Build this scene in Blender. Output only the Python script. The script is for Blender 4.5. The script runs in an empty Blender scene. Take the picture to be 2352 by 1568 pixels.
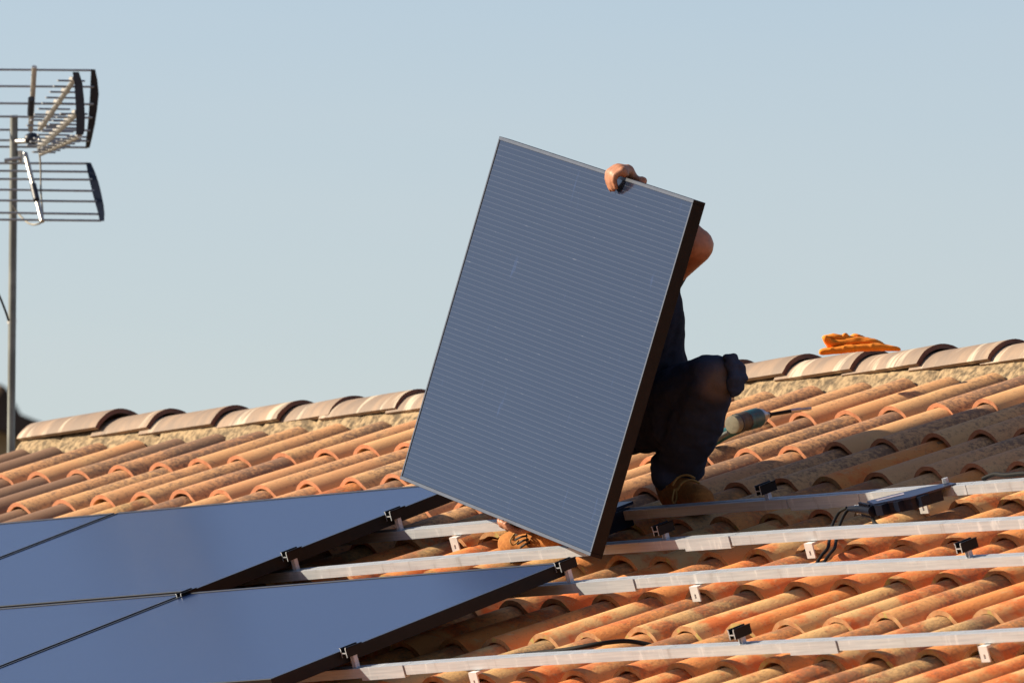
import bpy, math, random
from mathutils import Vector, Matrix, noise

RND = random.Random(11)
SC = bpy.context.scene
COL = SC.collection
ZO = 3.7                                   # roof datum above the ground
PITCH = 0.33247                            # roof slope, radians
cp, sp = math.cos(PITCH), math.sin(PITCH)
UX = Vector((1, 0, 0)); VX = Vector((0, cp, sp)); NX = Vector((0, -sp, cp))
ROOF = Matrix(((1, 0, 0, 0), (0, cp, -sp, 0), (0, sp, cp, ZO), (0, 0, 0, 1)))

# ------------------------------------------------------------------ camera
CAM = Vector((32.904398, -23.513949, -2.000685 + ZO))
yaw, pit, roll = -0.928527, 0.066441, 0.002366
F = Vector((math.sin(yaw) * math.cos(pit), math.cos(yaw) * math.cos(pit), math.sin(pit)))
Rt = Vector((math.cos(yaw), -math.sin(yaw), 0)); Up = Rt.cross(F)
Rt, Up = Rt * math.cos(roll) + Up * math.sin(roll), Up * math.cos(roll) - Rt * math.sin(roll)
FPX = 14679.57
cam = bpy.data.cameras.new('camera'); cam.sensor_width = 36; cam.lens = FPX / 1024 * 36
cam.clip_start = 1; cam.clip_end = 3000
cam.dof.use_dof = True; cam.dof.focus_distance = 39.9; cam.dof.aperture_fstop = 13
co = bpy.data.objects.new('camera', cam); COL.objects.link(co)
co.matrix_world = Matrix(((Rt.x, Up.x, -F.x, CAM.x), (Rt.y, Up.y, -F.y, CAM.y), (Rt.z, Up.z, -F.z, CAM.z), (0, 0, 0, 1)))
SC.camera = co

# ------------------------------------------------------------------ sky and sun
SUN_AZ, SUN_EL = math.radians(226), math.radians(27)
w = bpy.data.worlds.new('World'); SC.world = w; w.use_nodes = True
wn = w.node_tree
sky = wn.nodes.new('ShaderNodeTexSky'); sky.sky_type = 'NISHITA'; sky.sun_disc = False
sky.sun_elevation = SUN_EL; sky.sun_rotation = math.pi / 2 - SUN_AZ
sky.altitude = 0; sky.air_density = 1.0; sky.dust_density = 0.4; sky.ozone_density = 3.0
tint = wn.nodes.new('ShaderNodeMix'); tint.data_type = 'RGBA'; tint.blend_type = 'MULTIPLY'      # camera white balance, the same over the whole sky
tint.inputs[0].default_value = 1; tint.inputs[7].default_value = (1.18, 1.06, 1.10, 1)
wn.links.new(sky.outputs[0], tint.inputs[6]); 
tcw = wn.nodes.new('ShaderNodeTexCoord'); mpw = wn.nodes.new('ShaderNodeMapping'); mpw.inputs[3].default_value = (2.5, 2.5, 16)
nzw = wn.nodes.new('ShaderNodeTexNoise'); nzw.inputs['Scale'].default_value = 2.0; nzw.inputs['Detail'].default_value = 4; nzw.inputs['Distortion'].default_value = .6
rmp = wn.nodes.new('ShaderNodeMapRange'); rmp.inputs[1].default_value = .38; rmp.inputs[2].default_value = .72; rmp.inputs[3].default_value = 0; rmp.inputs[4].default_value = .28
veil = wn.nodes.new('ShaderNodeMix'); veil.data_type = 'RGBA'; veil.inputs[7].default_value = (5.6, 5.65, 5.6, 1)      # thin high veil of cloud
wn.links.new(tcw.outputs['Generated'], mpw.inputs[0]); wn.links.new(mpw.outputs[0], nzw.inputs['Vector']); wn.links.new(nzw.outputs[0], rmp.inputs[0])
wn.links.new(rmp.outputs[0], veil.inputs[0]); wn.links.new(tint.outputs[2], veil.inputs[6])
wn.links.new(veil.outputs[2], wn.nodes['Background'].inputs[0])
wn.nodes['Background'].inputs[1].default_value = 0.0575
sl = bpy.data.lights.new('sun', 'SUN'); sl.energy = 5.0; sl.angle = math.radians(0.53); sl.color = (1.0, 0.86, 0.65)
so = bpy.data.objects.new('sun', sl); COL.objects.link(so)
sd = Vector((math.cos(SUN_AZ) * math.cos(SUN_EL), math.sin(SUN_AZ) * math.cos(SUN_EL), math.sin(SUN_EL)))
so.rotation_euler = sd.to_track_quat('Z', 'Y').to_euler(); so.location = (0, 0, 30)
vs = SC.view_settings; vs.view_transform = 'Standard'; vs.look = 'None'; vs.gamma = 1; vs.exposure = 1.10
vs.use_curve_mapping = False
SC.render.film_transparent = False


# ------------------------------------------------------------------ helpers
def uvn(u, v, n=0.0):
    return UX * u + VX * v + NX * n + Vector((0, 0, ZO))


def at(x, y, d):
    """surveyed point: sight direction (plate coordinates 2352 wide) and range in metres"""
    s = 1024 / 2352
    r = F + Rt * ((x * s - 512) / FPX) + Up * ((341 - y * s) / FPX)
    return CAM + r.normalized() * d


def tag(o, label=None, cat=None, group=None, kind=None):
    if label: o['label'] = label
    if cat: o['category'] = cat
    if group: o['group'] = group
    if kind: o['kind'] = kind
    return o


def empty(name, M, label, cat, group=None):
    o = bpy.data.objects.new(name, None); COL.objects.link(o)
    o.empty_display_size = 0.1
    o.matrix_world = M
    return tag(o, label, cat, group)


def mw(o):
    return (mw(o.parent) @ o.matrix_basis) if o.parent else o.matrix_basis.copy()


class MB:
    def __init__(s): s.v = []; s.f = []; s.m = []

    def face(s, idx, mi=0): s.f.append(tuple(idx)); s.m.append(mi)

    def box(s, a, b, mi=0, M=None):
        i = len(s.v)
        for z in (a[2], b[2]):
            for x, y in ((a[0], a[1]), (b[0], a[1]), (b[0], b[1]), (a[0], b[1])):
                p = Vector((x, y, z)); s.v.append(M @ p if M else p)
        for q in ((3, 2, 1, 0), (4, 5, 6, 7), (0, 1, 5, 4), (1, 2, 6, 5), (2, 3, 7, 6), (3, 0, 4, 7)):
            s.face([i + k for k in q], mi)
        return s

    def prism(s, prof, path, mi=0, cap=None):
        """prof: list of 2D points; path: list of functions (a,b)->Vector, one per station"""
        n = len(prof); i0 = len(s.v)
        for fn in path:
            for a, b in prof: s.v.append(Vector(fn(a, b)))
        for k in range(len(path) - 1):
            for j in range(n):
                j2 = (j + 1) % n
                s.face((i0 + k * n + j, i0 + k * n + j2, i0 + (k + 1) * n + j2, i0 + (k + 1) * n + j), mi)
        c = mi if cap is None else cap
        s.face([i0 + j for j in range(n)][::-1], c)
        e = i0 + (len(path) - 1) * n
        s.face([e + j for j in range(n)], c)
        return s

    def tube(s, pts, r, seg=8, mi=0, caps=True):
        pts = [Vector(p) for p in pts]; n = len(pts)
        rr = r if isinstance(r, (list, tuple)) else [r] * n
        i0 = len(s.v); up = None
        for k, p in enumerate(pts):
            t = (pts[min(k + 1, n - 1)] - pts[max(k - 1, 0)]).normalized()
            if up is None:
                up = Vector((0, 0, 1)) if abs(t.z) < .9 else Vector((1, 0, 0))
            a = t.cross(up).normalized(); up = a.cross(t).normalized()
            for j in range(seg):
                g = 2 * math.pi * j / seg
                s.v.append(p + (a * math.cos(g) + up * math.sin(g)) * rr[k])
        for k in range(n - 1):
            for j in range(seg):
                j2 = (j + 1) % seg
                s.face((i0 + k * seg + j, i0 + k * seg + j2, i0 + (k + 1) * seg + j2, i0 + (k + 1) * seg + j), mi)
        if caps:
            s.face([i0 + j for j in range(seg)][::-1], mi)
            s.face([i0 + (n - 1) * seg + j for j in range(seg)], mi)
        return s

    def capsule(s, p0, r0, p1, r1, seg=14):
        p0 = Vector(p0); p1 = Vector(p1); d = p1 - p0
        if d.length < 1e-5: d = Vector((0, 0, 1e-4)); p1 = p0 + d
        t = d.normalized(); pts = []; rr = []
        for k in range(5):
            g = math.pi / 2 * (k / 4.0)
            pts.append(p0 - t * r0 * math.cos(g)); rr.append(max(r0 * math.sin(g), r0 * .03))
        for k in range(5):
            g = math.pi / 2 * (k / 4.0)
            pts.append(p1 + t * r1 * math.sin(g)); rr.append(max(r1 * math.cos(g), r1 * .03))
        # distinct stations only
        return s.tube(pts, rr, seg)

    def ball(s, c, rx, ry, rz, M=None, seg=16, rings=10):
        i0 = len(s.v); c = Vector(c)
        for k in range(rings + 1):
            g = math.pi * k / rings; sg = max(math.sin(g), .02)
            for j in range(seg):
                a = 2 * math.pi * j / seg
                p = Vector((rx * sg * math.cos(a), ry * sg * math.sin(a), rz * math.cos(g)))
                s.v.append(c + (M @ p if M else p))
        for k in range(rings):
            for j in range(seg):
                j2 = (j + 1) % seg
                s.face((i0 + k * seg + j, i0 + (k + 1) * seg + j, i0 + (k + 1) * seg + j2, i0 + k * seg + j2))
        s.face([i0 + j for j in range(seg)]); s.face([i0 + rings * seg + j for j in range(seg)][::-1])
        return s

    def mesh(s, name, mats, smooth=None):
        me = bpy.data.meshes.new(name)
        me.from_pydata([tuple(p) for p in s.v], [], s.f)
        for m in mats: me.materials.append(m)
        me.polygons.foreach_set('material_index', s.m)
        if smooth is not None:
            me.polygons.foreach_set('use_smooth', [True] * len(me.polygons))
            me.set_sharp_from_angle(angle=math.radians(smooth))
        me.update()
        return me

    def build(s, name, mats, parent=None, smooth=None, world=False):
        if not isinstance(mats, (list, tuple)): mats = [mats]
        if world and parent is not None:
            I = mw(parent).inverted(); s.v = [I @ Vector(p) for p in s.v]
        o = bpy.data.objects.new(name, s.mesh(name, mats, smooth)); COL.objects.link(o)
        if parent is not None: o.parent = parent
        return o


def remesh(o, voxel, smooth=2, disp=None):
    """union of overlapping closed shapes into one continuous skin"""
    m = o.modifiers.new('r', 'REMESH'); m.mode = 'VOXEL'; m.voxel_size = voxel; m.use_smooth_shade = True
    m2 = o.modifiers.new('s', 'SMOOTH'); m2.factor = .5; m2.iterations = smooth
    dg = bpy.context.evaluated_depsgraph_get(); dg.update()
    me = bpy.data.meshes.new_from_object(o.evaluated_get(dg))
    mats = list(o.data.materials); o.modifiers.clear(); o.data = me
    if not me.materials:
        for k in mats: me.materials.append(k)
    if disp:
        nor = [v.normal.copy() for v in me.vertices]
        for v, nn in zip(me.vertices, nor): v.co += nn * disp(v.co, nn)
    me.polygons.foreach_set('use_smooth', [True] * len(me.polygons)); me.update()
    return o


# ------------------------------------------------------------------ materials
class G:
    def __init__(s, name):
        s.mat = bpy.data.materials.new(name); s.mat.use_nodes = True
        s.nt = s.mat.node_tree; s.b = s.nt.nodes['Principled BSDF']

    def n(s, typ, props=None, **ins):
        nd = s.nt.nodes.new('ShaderNode' + typ)
        for k, v in (props or {}).items(): setattr(nd, k, v)
        for k, v in ins.items():
            key = int(k[1:]) if k[0] == '_' and k[1:].isdigit() else k.replace('_', ' ')
            s.put(nd.inputs[key], v)
        return nd

    def put(s, sock, v):
        if isinstance(v, bpy.types.NodeSocket): s.nt.links.new(v, sock)
        elif isinstance(v, bpy.types.Node): s.nt.links.new(v.outputs[0], sock)
        else: sock.default_value = v

    def set(s, albedo=.72, **kw):
        if albedo != 1 and 'Base_Color' in kw:
            nd = s.nt.nodes.new('ShaderNodeMix'); nd.data_type = 'RGBA'; nd.blend_type = 'MULTIPLY'; nd.inputs[0].default_value = 1
            s.put(nd.inputs[6], kw['Base_Color']); nd.inputs[7].default_value = (albedo, albedo, albedo, 1); kw['Base_Color'] = nd.outputs[2]
        for k, v in kw.items():
            if isinstance(v, tuple) and len(v) == 3: v = (*v, 1)
            s.put(s.b.inputs[k.replace('_', ' ')], v)
        return s

    def math(s, op, a, b=0.0, clamp=False):
        nd = s.nt.nodes.new('ShaderNodeMath'); nd.operation = op; nd.use_clamp = clamp
        s.put(nd.inputs[0], a); s.put(nd.inputs[1], b); return nd.outputs[0]

    def mix(s, f, a, b):
        nd = s.nt.nodes.new('ShaderNodeMix'); nd.data_type = 'RGBA'
        s.put(nd.inputs[0], f)
        s.put(nd.inputs[6], (*a, 1) if isinstance(a, tuple) else a)
        s.put(nd.inputs[7], (*b, 1) if isinstance(b, tuple) else b)
        return nd.outputs[2]

    def step(s, x, lo, hi):
        nd = s.nt.nodes.new('ShaderNodeMapRange'); nd.interpolation_type = 'SMOOTHSTEP'
        s.put(nd.inputs[0], x); nd.inputs[1].default_value = lo; nd.inputs[2].default_value = hi
        nd.inputs[3].default_value = 0; nd.inputs[4].default_value = 1
        return nd.outputs[0]

    def coord(s, scale=(1, 1, 1), rnd=True):
        tc = s.n('TexCoord'); mp = s.n('Mapping'); s.put(mp.inputs[0], tc.outputs['Object'])
        mp.inputs[3].default_value = scale
        if rnd:
            oi = s.n('ObjectInfo'); s.rand = oi.outputs['Random']
            cx = s.n('CombineXYZ'); s.put(cx.inputs[0], s.math('MULTIPLY', s.rand, 37.0)); s.put(cx.inputs[1], s.math('MULTIPLY', s.rand, 91.0))
            s.put(mp.inputs[1], cx)
        s.obj = tc.outputs['Object']
        return mp.outputs[0]

    def noise(s, vec, scale, detail=4, rough=.6):
        nd = s.nt.nodes.new('ShaderNodeTexNoise'); s.put(nd.inputs['Vector'], vec)
        nd.inputs['Scale'].default_value = scale; nd.inputs['Detail'].default_value = detail; nd.inputs['Roughness'].default_value = rough
        return nd.outputs[0]

    def bump(s, h, strength=.4, dist=.003):
        b = s.n('Bump'); b.inputs['Strength'].default_value = strength; b.inputs['Distance'].default_value = dist
        s.put(b.inputs['Height'], h); s.put(s.b.inputs['Normal'], b.outputs[0])

    def fract(s, k): return s.math('FRACT', s.math('MULTIPLY', s.rand, k))


def tile_buff():
    g = G('buff_clay'); c = g.coord()
    big = g.noise(c, 7, 3); fine = g.noise(c, 75, 5, .7); grain = g.noise(c, 260, 3, .7)
    r2 = g.fract(13.7); r3 = g.fract(57.3)
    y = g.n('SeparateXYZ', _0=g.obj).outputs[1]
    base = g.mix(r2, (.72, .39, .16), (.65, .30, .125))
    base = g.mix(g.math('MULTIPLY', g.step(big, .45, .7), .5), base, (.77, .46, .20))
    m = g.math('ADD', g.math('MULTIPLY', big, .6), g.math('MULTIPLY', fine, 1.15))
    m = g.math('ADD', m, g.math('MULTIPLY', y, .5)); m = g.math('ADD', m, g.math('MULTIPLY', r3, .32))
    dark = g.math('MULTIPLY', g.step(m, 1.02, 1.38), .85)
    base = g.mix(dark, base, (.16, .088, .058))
    base = g.mix(g.math('MULTIPLY', g.step(grain, .5, .75), .35), base, (.30, .19, .11))
    g.set(.80, Base_Color=base, Roughness=.88); g.bump(g.math('ADD', grain, fine), .35, .002); return g.mat


def tile_old():
    g = G('weathered_clay'); c = g.coord()
    big = g.noise(c, 8, 4); mid = g.noise(c, 24, 5, .65); fine = g.noise(c, 90, 5, .7)
    r2 = g.fract(13.7); r3 = g.fract(57.3)
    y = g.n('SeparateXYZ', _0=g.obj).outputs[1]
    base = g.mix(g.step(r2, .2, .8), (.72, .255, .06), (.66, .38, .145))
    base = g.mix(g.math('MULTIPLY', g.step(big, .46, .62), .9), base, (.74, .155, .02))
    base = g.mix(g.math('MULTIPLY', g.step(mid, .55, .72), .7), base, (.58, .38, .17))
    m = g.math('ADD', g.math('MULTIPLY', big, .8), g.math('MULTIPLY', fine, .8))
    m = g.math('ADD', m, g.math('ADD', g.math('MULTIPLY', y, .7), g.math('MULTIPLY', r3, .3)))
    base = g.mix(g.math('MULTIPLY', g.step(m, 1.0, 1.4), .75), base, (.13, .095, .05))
    spot = g.noise(c, 150, 2, .5)
    base = g.mix(g.math('MULTIPLY', g.step(spot, .66, .74), .6), base, (.06, .045, .03))
    g.set(.84, Base_Color=base, Roughness=.9); g.bump(g.math('ADD', mid, fine), .5, .004); return g.mat


def tile_mouth(name, a, b, lich=0.0):
    g = G(name); c = g.coord()
    f = g.noise(c, 60, 4); base = g.mix(g.step(f, .35, .7), a, b)
    if lich:
        base = g.mix(g.math('MULTIPLY', g.step(g.noise(c, 28, 3), .56, .66), lich), base, (.42, .36, .09))
    g.set(Base_Color=base, Roughness=.9); g.bump(f, .4, .003); return g.mat


def cap_mat():
    g = G('ridge_clay'); c = g.coord((1, 3, 1))
    st = g.noise(g.coord((.7, 4.5, .7)), 3, 5); big = g.noise(c, 6, 4); fine = g.noise(c, 110, 3)
    base = g.mix(g.step(big, .35, .7), (.25, .18, .132), (.37, .25, .165))
    base = g.mix(g.math('MULTIPLY', g.step(st, .54, .64), .85), base, (.66, .55, .41))
    base = g.mix(g.math('MULTIPLY', g.step(fine, .55, .75), .3), base, (.2, .13, .1))
    g.set(Base_Color=base, Roughness=.75); g.bump(fine, .2, .002); return g.mat


def simple(name, col, rough=.6, metal=0.0, var=.25, scale=40, bump=.0, spec=None):
    g = G(name); c = g.coord()
    f = g.noise(c, scale, 4)
    d = tuple(x * (1 - var) for x in col); l = tuple(min(1, x * (1 + var)) for x in col)
    g.set(Base_Color=g.mix(g.step(f, .3, .7), d, l), Roughness=rough, Metallic=metal)
    if spec is not None: g.b.inputs['Specular IOR Level'].default_value = spec
    if bump: g.bump(f, bump, .004)
    return g.mat


def glass_mat(L, B, name, line, smudge=0.0):
    """tempered cover glass over dark cells, thin ribbons printed across"""
    g = G(name); c = g.coord(rnd=False)
    sx = g.n('SeparateXYZ', _0=g.obj)
    yy = g.math('MULTIPLY', sx.outputs[1], 68 / B); fr = g.math('FRACT', yy)
    ln = g.math('LESS_THAN', g.math('ABSOLUTE', g.math('SUBTRACT', fr, .5)), .055)
    cell = g.math('FRACT', g.math('MULTIPLY', sx.outputs[0], 20 / L))
    gap = g.math('LESS_THAN', cell, .022)
    nz = g.noise(g.coord((1.2, 6, 1), rnd=False), 3, 4)
    glint = g.step(g.noise(g.coord((5, 68 / B, 1), rnd=False), 3.0, 2, .7), .62, .8)
    base = g.mix(nz, (.0100, .0145, .030), (.0135, .0185, .036)) if smudge else g.mix(nz, (.004, .015, .066), (.005, .018, .075))
    base = g.mix(g.math('MULTIPLY', gap, .35), base, (.008, .013, .03))
    base = g.mix(g.math('MULTIPLY', ln, g.math('ADD', .085 * line, g.math('MULTIPLY', glint, .28 * line))), base, (.42, .45, .5))
    sm = g.step(g.noise(g.coord((9, 2.2, 1), rnd=False), 2.2, 3), .66, .75)
    base = g.mix(g.math('MULTIPLY', sm, .25 * smudge), base, (.05, .085, .22))
    g.set(Base_Color=base, Roughness=.12 if smudge else .21); g.b.inputs['IOR'].default_value = 1.5
    return g.mat


def alu_mat():
    g = G('mill_aluminium'); c = g.coord((1, 30, 30)); f = g.noise(c, 6, 5)
    s2 = g.noise(g.coord((14, 3, 3)), 2.2, 5, .7)
    base = g.mix(g.step(f, .3, .7), (.50, .535, .59), (.63, .665, .71))
    base = g.mix(g.math('MULTIPLY', g.step(s2, .56, .68), .6), base, (.82, .85, .88))
    base = g.mix(g.math('MULTIPLY', g.step(s2, .42, .30), .5), base, (.36, .36, .37))
    g.set(Base_Color=base, Metallic=.6, Roughness=g.mix(s2, (.50,) * 3, (.62,) * 3)); g.bump(f, .03, .001); return g.mat


def jeans_mat(knee):
    g = G('dark_denim'); tc = g.n('TexCoord'); c = g.coord()
    f = g.noise(c, 160, 3); b = g.noise(c, 9, 4)
    base = g.mix(b, (.020, .027, .050), (.046, .058, .095))
    base = g.mix(g.math('MULTIPLY', f, .3), base, (.05, .055, .07))
    dist = g.n('VectorMath', {'operation': 'DISTANCE'}, _0=g.obj); dist.inputs[1].default_value = knee
    st = g.math('SUBTRACT', 1.0, g.step(g.math('ADD', dist.outputs['Value'], g.math('MULTIPLY', b, .06)), .055, .115))
    base = g.mix(g.math('MULTIPLY', st, .5), base, (.20, .125, .06))
    g.set(1.0, Base_Color=base, Roughness=.95); g.b.inputs['Specular IOR Level'].default_value = .15
    g.bump(g.math('ADD', f, g.noise(c, 30, 3)), .4, .004); return g.mat


BUFF, OLD = tile_buff(), tile_old()
M_NEW = tile_mouth('fresh_clay_edge', (.62, .25, .12), (.52, .19, .085))
M_OLDM = tile_mouth('weathered_edge', (.50, .27, .12), (.42, .17, .06), .75)
CAPM = cap_mat(); M_CAPL = tile_mouth('ridge_edge_shaded', (.24, .10, .06), (.18, .075, .05))  # cap lips: shade of their end faces put into the dark colour
ALU = alu_mat()
BLACK = simple('black_anodised', (.0085, .0075, .0075), .45, .0, .2, 40, 0, .14)
RIM = simple('frame_face_sheen', (.12, .13, .15), .38, .75, .06, 20)  # front face of the black frame, sky sheen put into a lighter base
GREY_PL = simple('grey_plastic', (.03, .034, .045), .4)
SKIN = simple('skin', (.44, .18, .088), .55, 0, .14, 60, .1)
SHIRT = simple('navy_shirt', (.020, .024, .040), .95, 0, .3, 30, .3, .1)
BOOT = simple('tan_nubuck', (.43, .165, .042), .9, 0, .2, 90, .2, .2)
SOLE = simple('rubber_sole', (.03, .022, .016), .8)
LACE = simple('lace', (.45, .24, .06), .8)

# ------------------------------------------------------------------ ground and house
gb = MB(); gb.v = [Vector(p) for p in ((-900, -900, 0), (900, -900, 0), (900, 900, 0), (-900, 900, 0))]; gb.face((0, 1, 2, 3))
ground = tag(gb.build('ground', simple('dry_soil', (.20, .16, .10), .95, 0, .3, .6)), kind='structure')

UL, UR, VE, VR = -4.95, 6.3, -2.45, 2.42
house = empty('house', Matrix.Translation((.7, 2.3, 0)), 'low house under a clay tiled roof carrying solar panels and rails', 'house')
HI = house.matrix_world.inverted()
PLASTER = simple('plaster', (.55, .45, .33), .9, 0, .1, 8, .2)
YF = uvn(0, VE).y + .35; YB = 2 * 2.365 - YF
wb = MB(); zt = uvn(0, VE + .35).z - .35
wb.box((UL + .2, YF, 0), (UR - .2, YB, zt - .02)); wb.build('wall', PLASTER, house, world=True)
for gx in (UL + .2, UR - .5):
    gbm = MB(); gbm.prism([(YF, zt - .01), (YB, zt - .01), (2.365, ZO + .42)], [lambda a, b, x=gx: (x, a, b), lambda a, b, x=gx + .3: (x, a, b)])
    gbm.build('wall', PLASTER, house, world=True)
DECK = simple('roof_deck', (.10, .06, .035), .9)
rb = MB()
rb.prism([(VE, -.24), (VR, -.24), (VR, -.20), (VE, -.20)], [lambda a, b: uvn(UL, a, b), lambda a, b: uvn(UR, a, b)])
ridge = uvn(0, VR, -.2); yr = 2.365


def back(u, s, n):          # far slope, s metres down from the ridge
    return Vector((u, yr + s * cp + n * sp, uvn(0, VR).z - s * sp + n * cp))


rb.prism([(.06, -.24), (4.8, -.24), (4.8, -.20), (.06, -.20)], [lambda a, b: back(UL, a, b), lambda a, b: back(UR, a, b)])
roof = rb.build('roof', DECK, house, world=True)
roof_M = HI @ ROOF


def half_tube(L, R0, R1, t, ang, drop, segs=14, rings=3, seed=0, mouth=1):
    """barrel tile: wide mouth at y=0 with its outer crown at z=0, narrow end at y=L"""
    mb = MB(); A = math.radians(ang); rows = []
    for k in range(rings + 1):
        s = k / rings; R = R0 + (R1 - R0) * s; z0 = -drop * s
        o = []; i = []
        for j in range(segs + 1):
            th = -A + 2 * A * j / segs
            jit = noise.noise(Vector((j * .37, seed * 3.1, k * .9))) * .0016
            jy = noise.noise(Vector((j * .5, seed * 7.7, 5))) * .0035 if k in (0, rings) else 0
            for lst, rr in ((o, R + jit), (i, R - t + jit)):
                lst.append(Vector((rr * math.sin(th), L * s + jy, R * (math.cos(th) - 1) + z0 - (R - rr) * math.cos(th))))
        rows.append((o, i))
    n = segs + 1

    def sheet(get, flip, mi):
        b = len(mb.v)
        for r in rows: mb.v += get(r)
        for k in range(rings):
            for j in range(segs):
                q = (b + k * n + j, b + k * n + j + 1, b + (k + 1) * n + j + 1, b + (k + 1) * n + j)
                mb.face(q[::-1] if flip else q, mi)
    sheet(lambda r: r[0], False, 0); sheet(lambda r: r[1], True, 0)
    for k, mi, fl in ((0, mouth, False), (rings, 0, True)):
        b = len(mb.v); mb.v += rows[k][0] + rows[k][1]
        for j in range(segs):
            q = (b + j, b + n + j, b + n + j + 1, b + j + 1); mb.face(q[::-1] if fl else q, mi)
    for j in (0, segs):
        b = len(mb.v)
        for r in rows: mb.v += [r[0][j], r[1][j]]
        for k in range(rings):
            q = (b + 2 * k, b + 2 * k + 1, b + 2 * k + 3, b + 2 * k + 2); mb.face(q if j else q[::-1], 0)
    return mb


TP, PH, EXP, V0, NT = .2088, -.0898, .382204, 1.9465, -.090
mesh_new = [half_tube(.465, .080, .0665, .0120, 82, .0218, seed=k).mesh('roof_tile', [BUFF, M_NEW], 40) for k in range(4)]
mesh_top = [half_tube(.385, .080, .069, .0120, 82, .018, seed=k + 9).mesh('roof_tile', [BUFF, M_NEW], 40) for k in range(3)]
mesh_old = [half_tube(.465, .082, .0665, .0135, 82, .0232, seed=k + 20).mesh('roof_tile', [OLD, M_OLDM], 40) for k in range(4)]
PL, PB, GAP, PT = 1.722, 1.722 * .593464, .02, .035
stuff_new, stuff_old = MB(), MB()
n_parts = 0
for r in range(0, 12):
    for k in range(-23, 31):
        u = PH + k * TP; v = V0 - r * EXP
        if not (UL + .08 < u < UR - .08): continue
        old = r >= 4 or (r == 3 and RND.random() < .75) or (r == 2 and RND.random() < .12)
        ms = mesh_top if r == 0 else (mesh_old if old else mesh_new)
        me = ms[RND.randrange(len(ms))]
        jit = Matrix.Translation((u + RND.uniform(-.004, .004), v + RND.uniform(-.012, .012), NT + RND.uniform(-.004, .0025))) \
            @ Matrix.Rotation(RND.uniform(-.016, .016), 4, 'Z') @ Matrix.Rotation(RND.uniform(-.03, .03), 4, 'Y')
        vis = (-1.0 - 1.363 * v < u < 3.95 - 1.18 * v) and v + .40 > -.507 - .11 * u
        if u < -.42 and -.02 < v < PB - .43: vis = False
        if u < PL - .40 and -PB - .05 < v < -.45: vis = False
        if vis:
            o = bpy.data.objects.new('roof_tile', me); COL.objects.link(o); o.parent = roof
            o.matrix_basis = roof_M @ jit; n_parts += 1
        else:
            tgt = stuff_old if old else stuff_new
            b = len(tgt.v); tgt.v += [jit @ vv.co for vv in me.vertices]
            for p in me.polygons: tgt.face([b + i for i in p.vertices], p.material_index)
print('tile parts', n_parts)
for tgt, mm, in ((stuff_new, [BUFF, M_NEW]), (stuff_old, [OLD, M_OLDM])):
    o = tgt.build('roof_tile', mm, roof, 40); o.matrix_basis = roof_M; o['kind'] = 'stuff'
# channel tiles between the covers, and the far slope's courses
pan = MB()
for k in range(-23, 31):
    uc = PH + (k + .5) * TP
    if not (UL + .05 < uc < UR - .05): continue
    for r in range(0, 12):
        v = V0 - r * EXP; b = len(pan.v)
        for (vv, dn) in ((v, 0), (v + EXP + .03, -.016)):
            for j in range(7):
                x = -.085 + .17 * j / 6
                pan.v.append(Vector((uc + x, min(vv, 2.34), -.165 + dn + .05 * (x / .085) ** 2)))
        for j in range(6): pan.face((b + j, b + j + 1, b + 8 + j, b + 7 + j))
o = pan.build('channel_tile', OLD, roof, 40); o.matrix_basis = roof_M; o['kind'] = 'stuff'
far = MB()
for k in range(-22, 30):
    uc = PH + k * TP
    if not (UL + .1 < uc < UR - .1): continue
    for r in range(0, 12):
        b = len(far.v)
        for s_, dn in ((.06 + r * .382, -.016), (.06 + r * .382 + .40, 0)):
            for j in range(7):
                th = -1.35 + 2.7 * j / 6
                far.v.append(back(uc + .08 * math.sin(th), s_, -.105 + dn + .08 * (math.cos(th) - 1)))
        for j in range(6): far.face((b + j, b + j + 1, b + 8 + j, b + 7 + j))
far.build('far_slope_tile', BUFF, roof, 50, world=True)['kind'] = 'stuff'

# ridge: lumpy mortar bed and overlapping caps
MORT = simple('mortar', (.29, .205, .113), .95, 0, .65, 48, 1.0)
mo = MB(); nu = 420
prof = [(2.294, .585), (2.322, .630), (2.338, .660), (2.354, .684), (2.376, .703), (2.400, .720), (2.445, .730), (2.53, .715), (2.57, .65), (2.60, .585)]
for i in range(nu + 1):
    u = -4.10 + (UR - .15 + 4.10) * i / nu
    for j, (y, z) in enumerate(prof):
        a = noise.noise(Vector((u * 7, j * .55, 3))) * .008 + noise.noise(Vector((u * 30, j * 1.3, 9))) * .0055
        seam = -.02 * max(0, 1 - abs(((u * 2.9 + .3 * math.sin(u * 5)) % 1) - .5) / .035) if 0 < j < 5 else 0
        f = 1 if j < 6 else -1
        mo.v.append(Vector((u, y - .080 - a * f - seam, z - .0066 + ZO + (a * .4 if 5 <= j <= 7 else 0))))
npf = len(prof)
for i in range(nu):
    for j in range(npf - 1): mo.face((i * npf + j, (i + 1) * npf + j, (i + 1) * npf + j + 1, i * npf + j + 1))
mo.face(list(range(npf))); mo.build('mortar', MORT, roof, 60, world=True)
lips = [(-3.768, .778), (-3.51, .766), (-3.17, .760), (-2.83, .759), (-2.573, .760), (-2.236, .763), (-1.91, .764), (-1.58, .766), (-1.27, .767), (-.97, .769),
        (-.67, .771), (-.362, .772), (-.053, .769), (.262, .768), (.582, .765), (.90, .766), (1.23, .768), (1.56, .769), (1.90, .77), (2.22, .77), (2.55, .77),
        (2.88, .77), (3.2, .77), (3.53, .77), (3.86, .77), (4.19, .77), (4.51, .77), (4.84, .77), (5.17, .77), (5.5, .77), (5.83, .77), (6.16, .77)]
prev = -4.06
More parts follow.
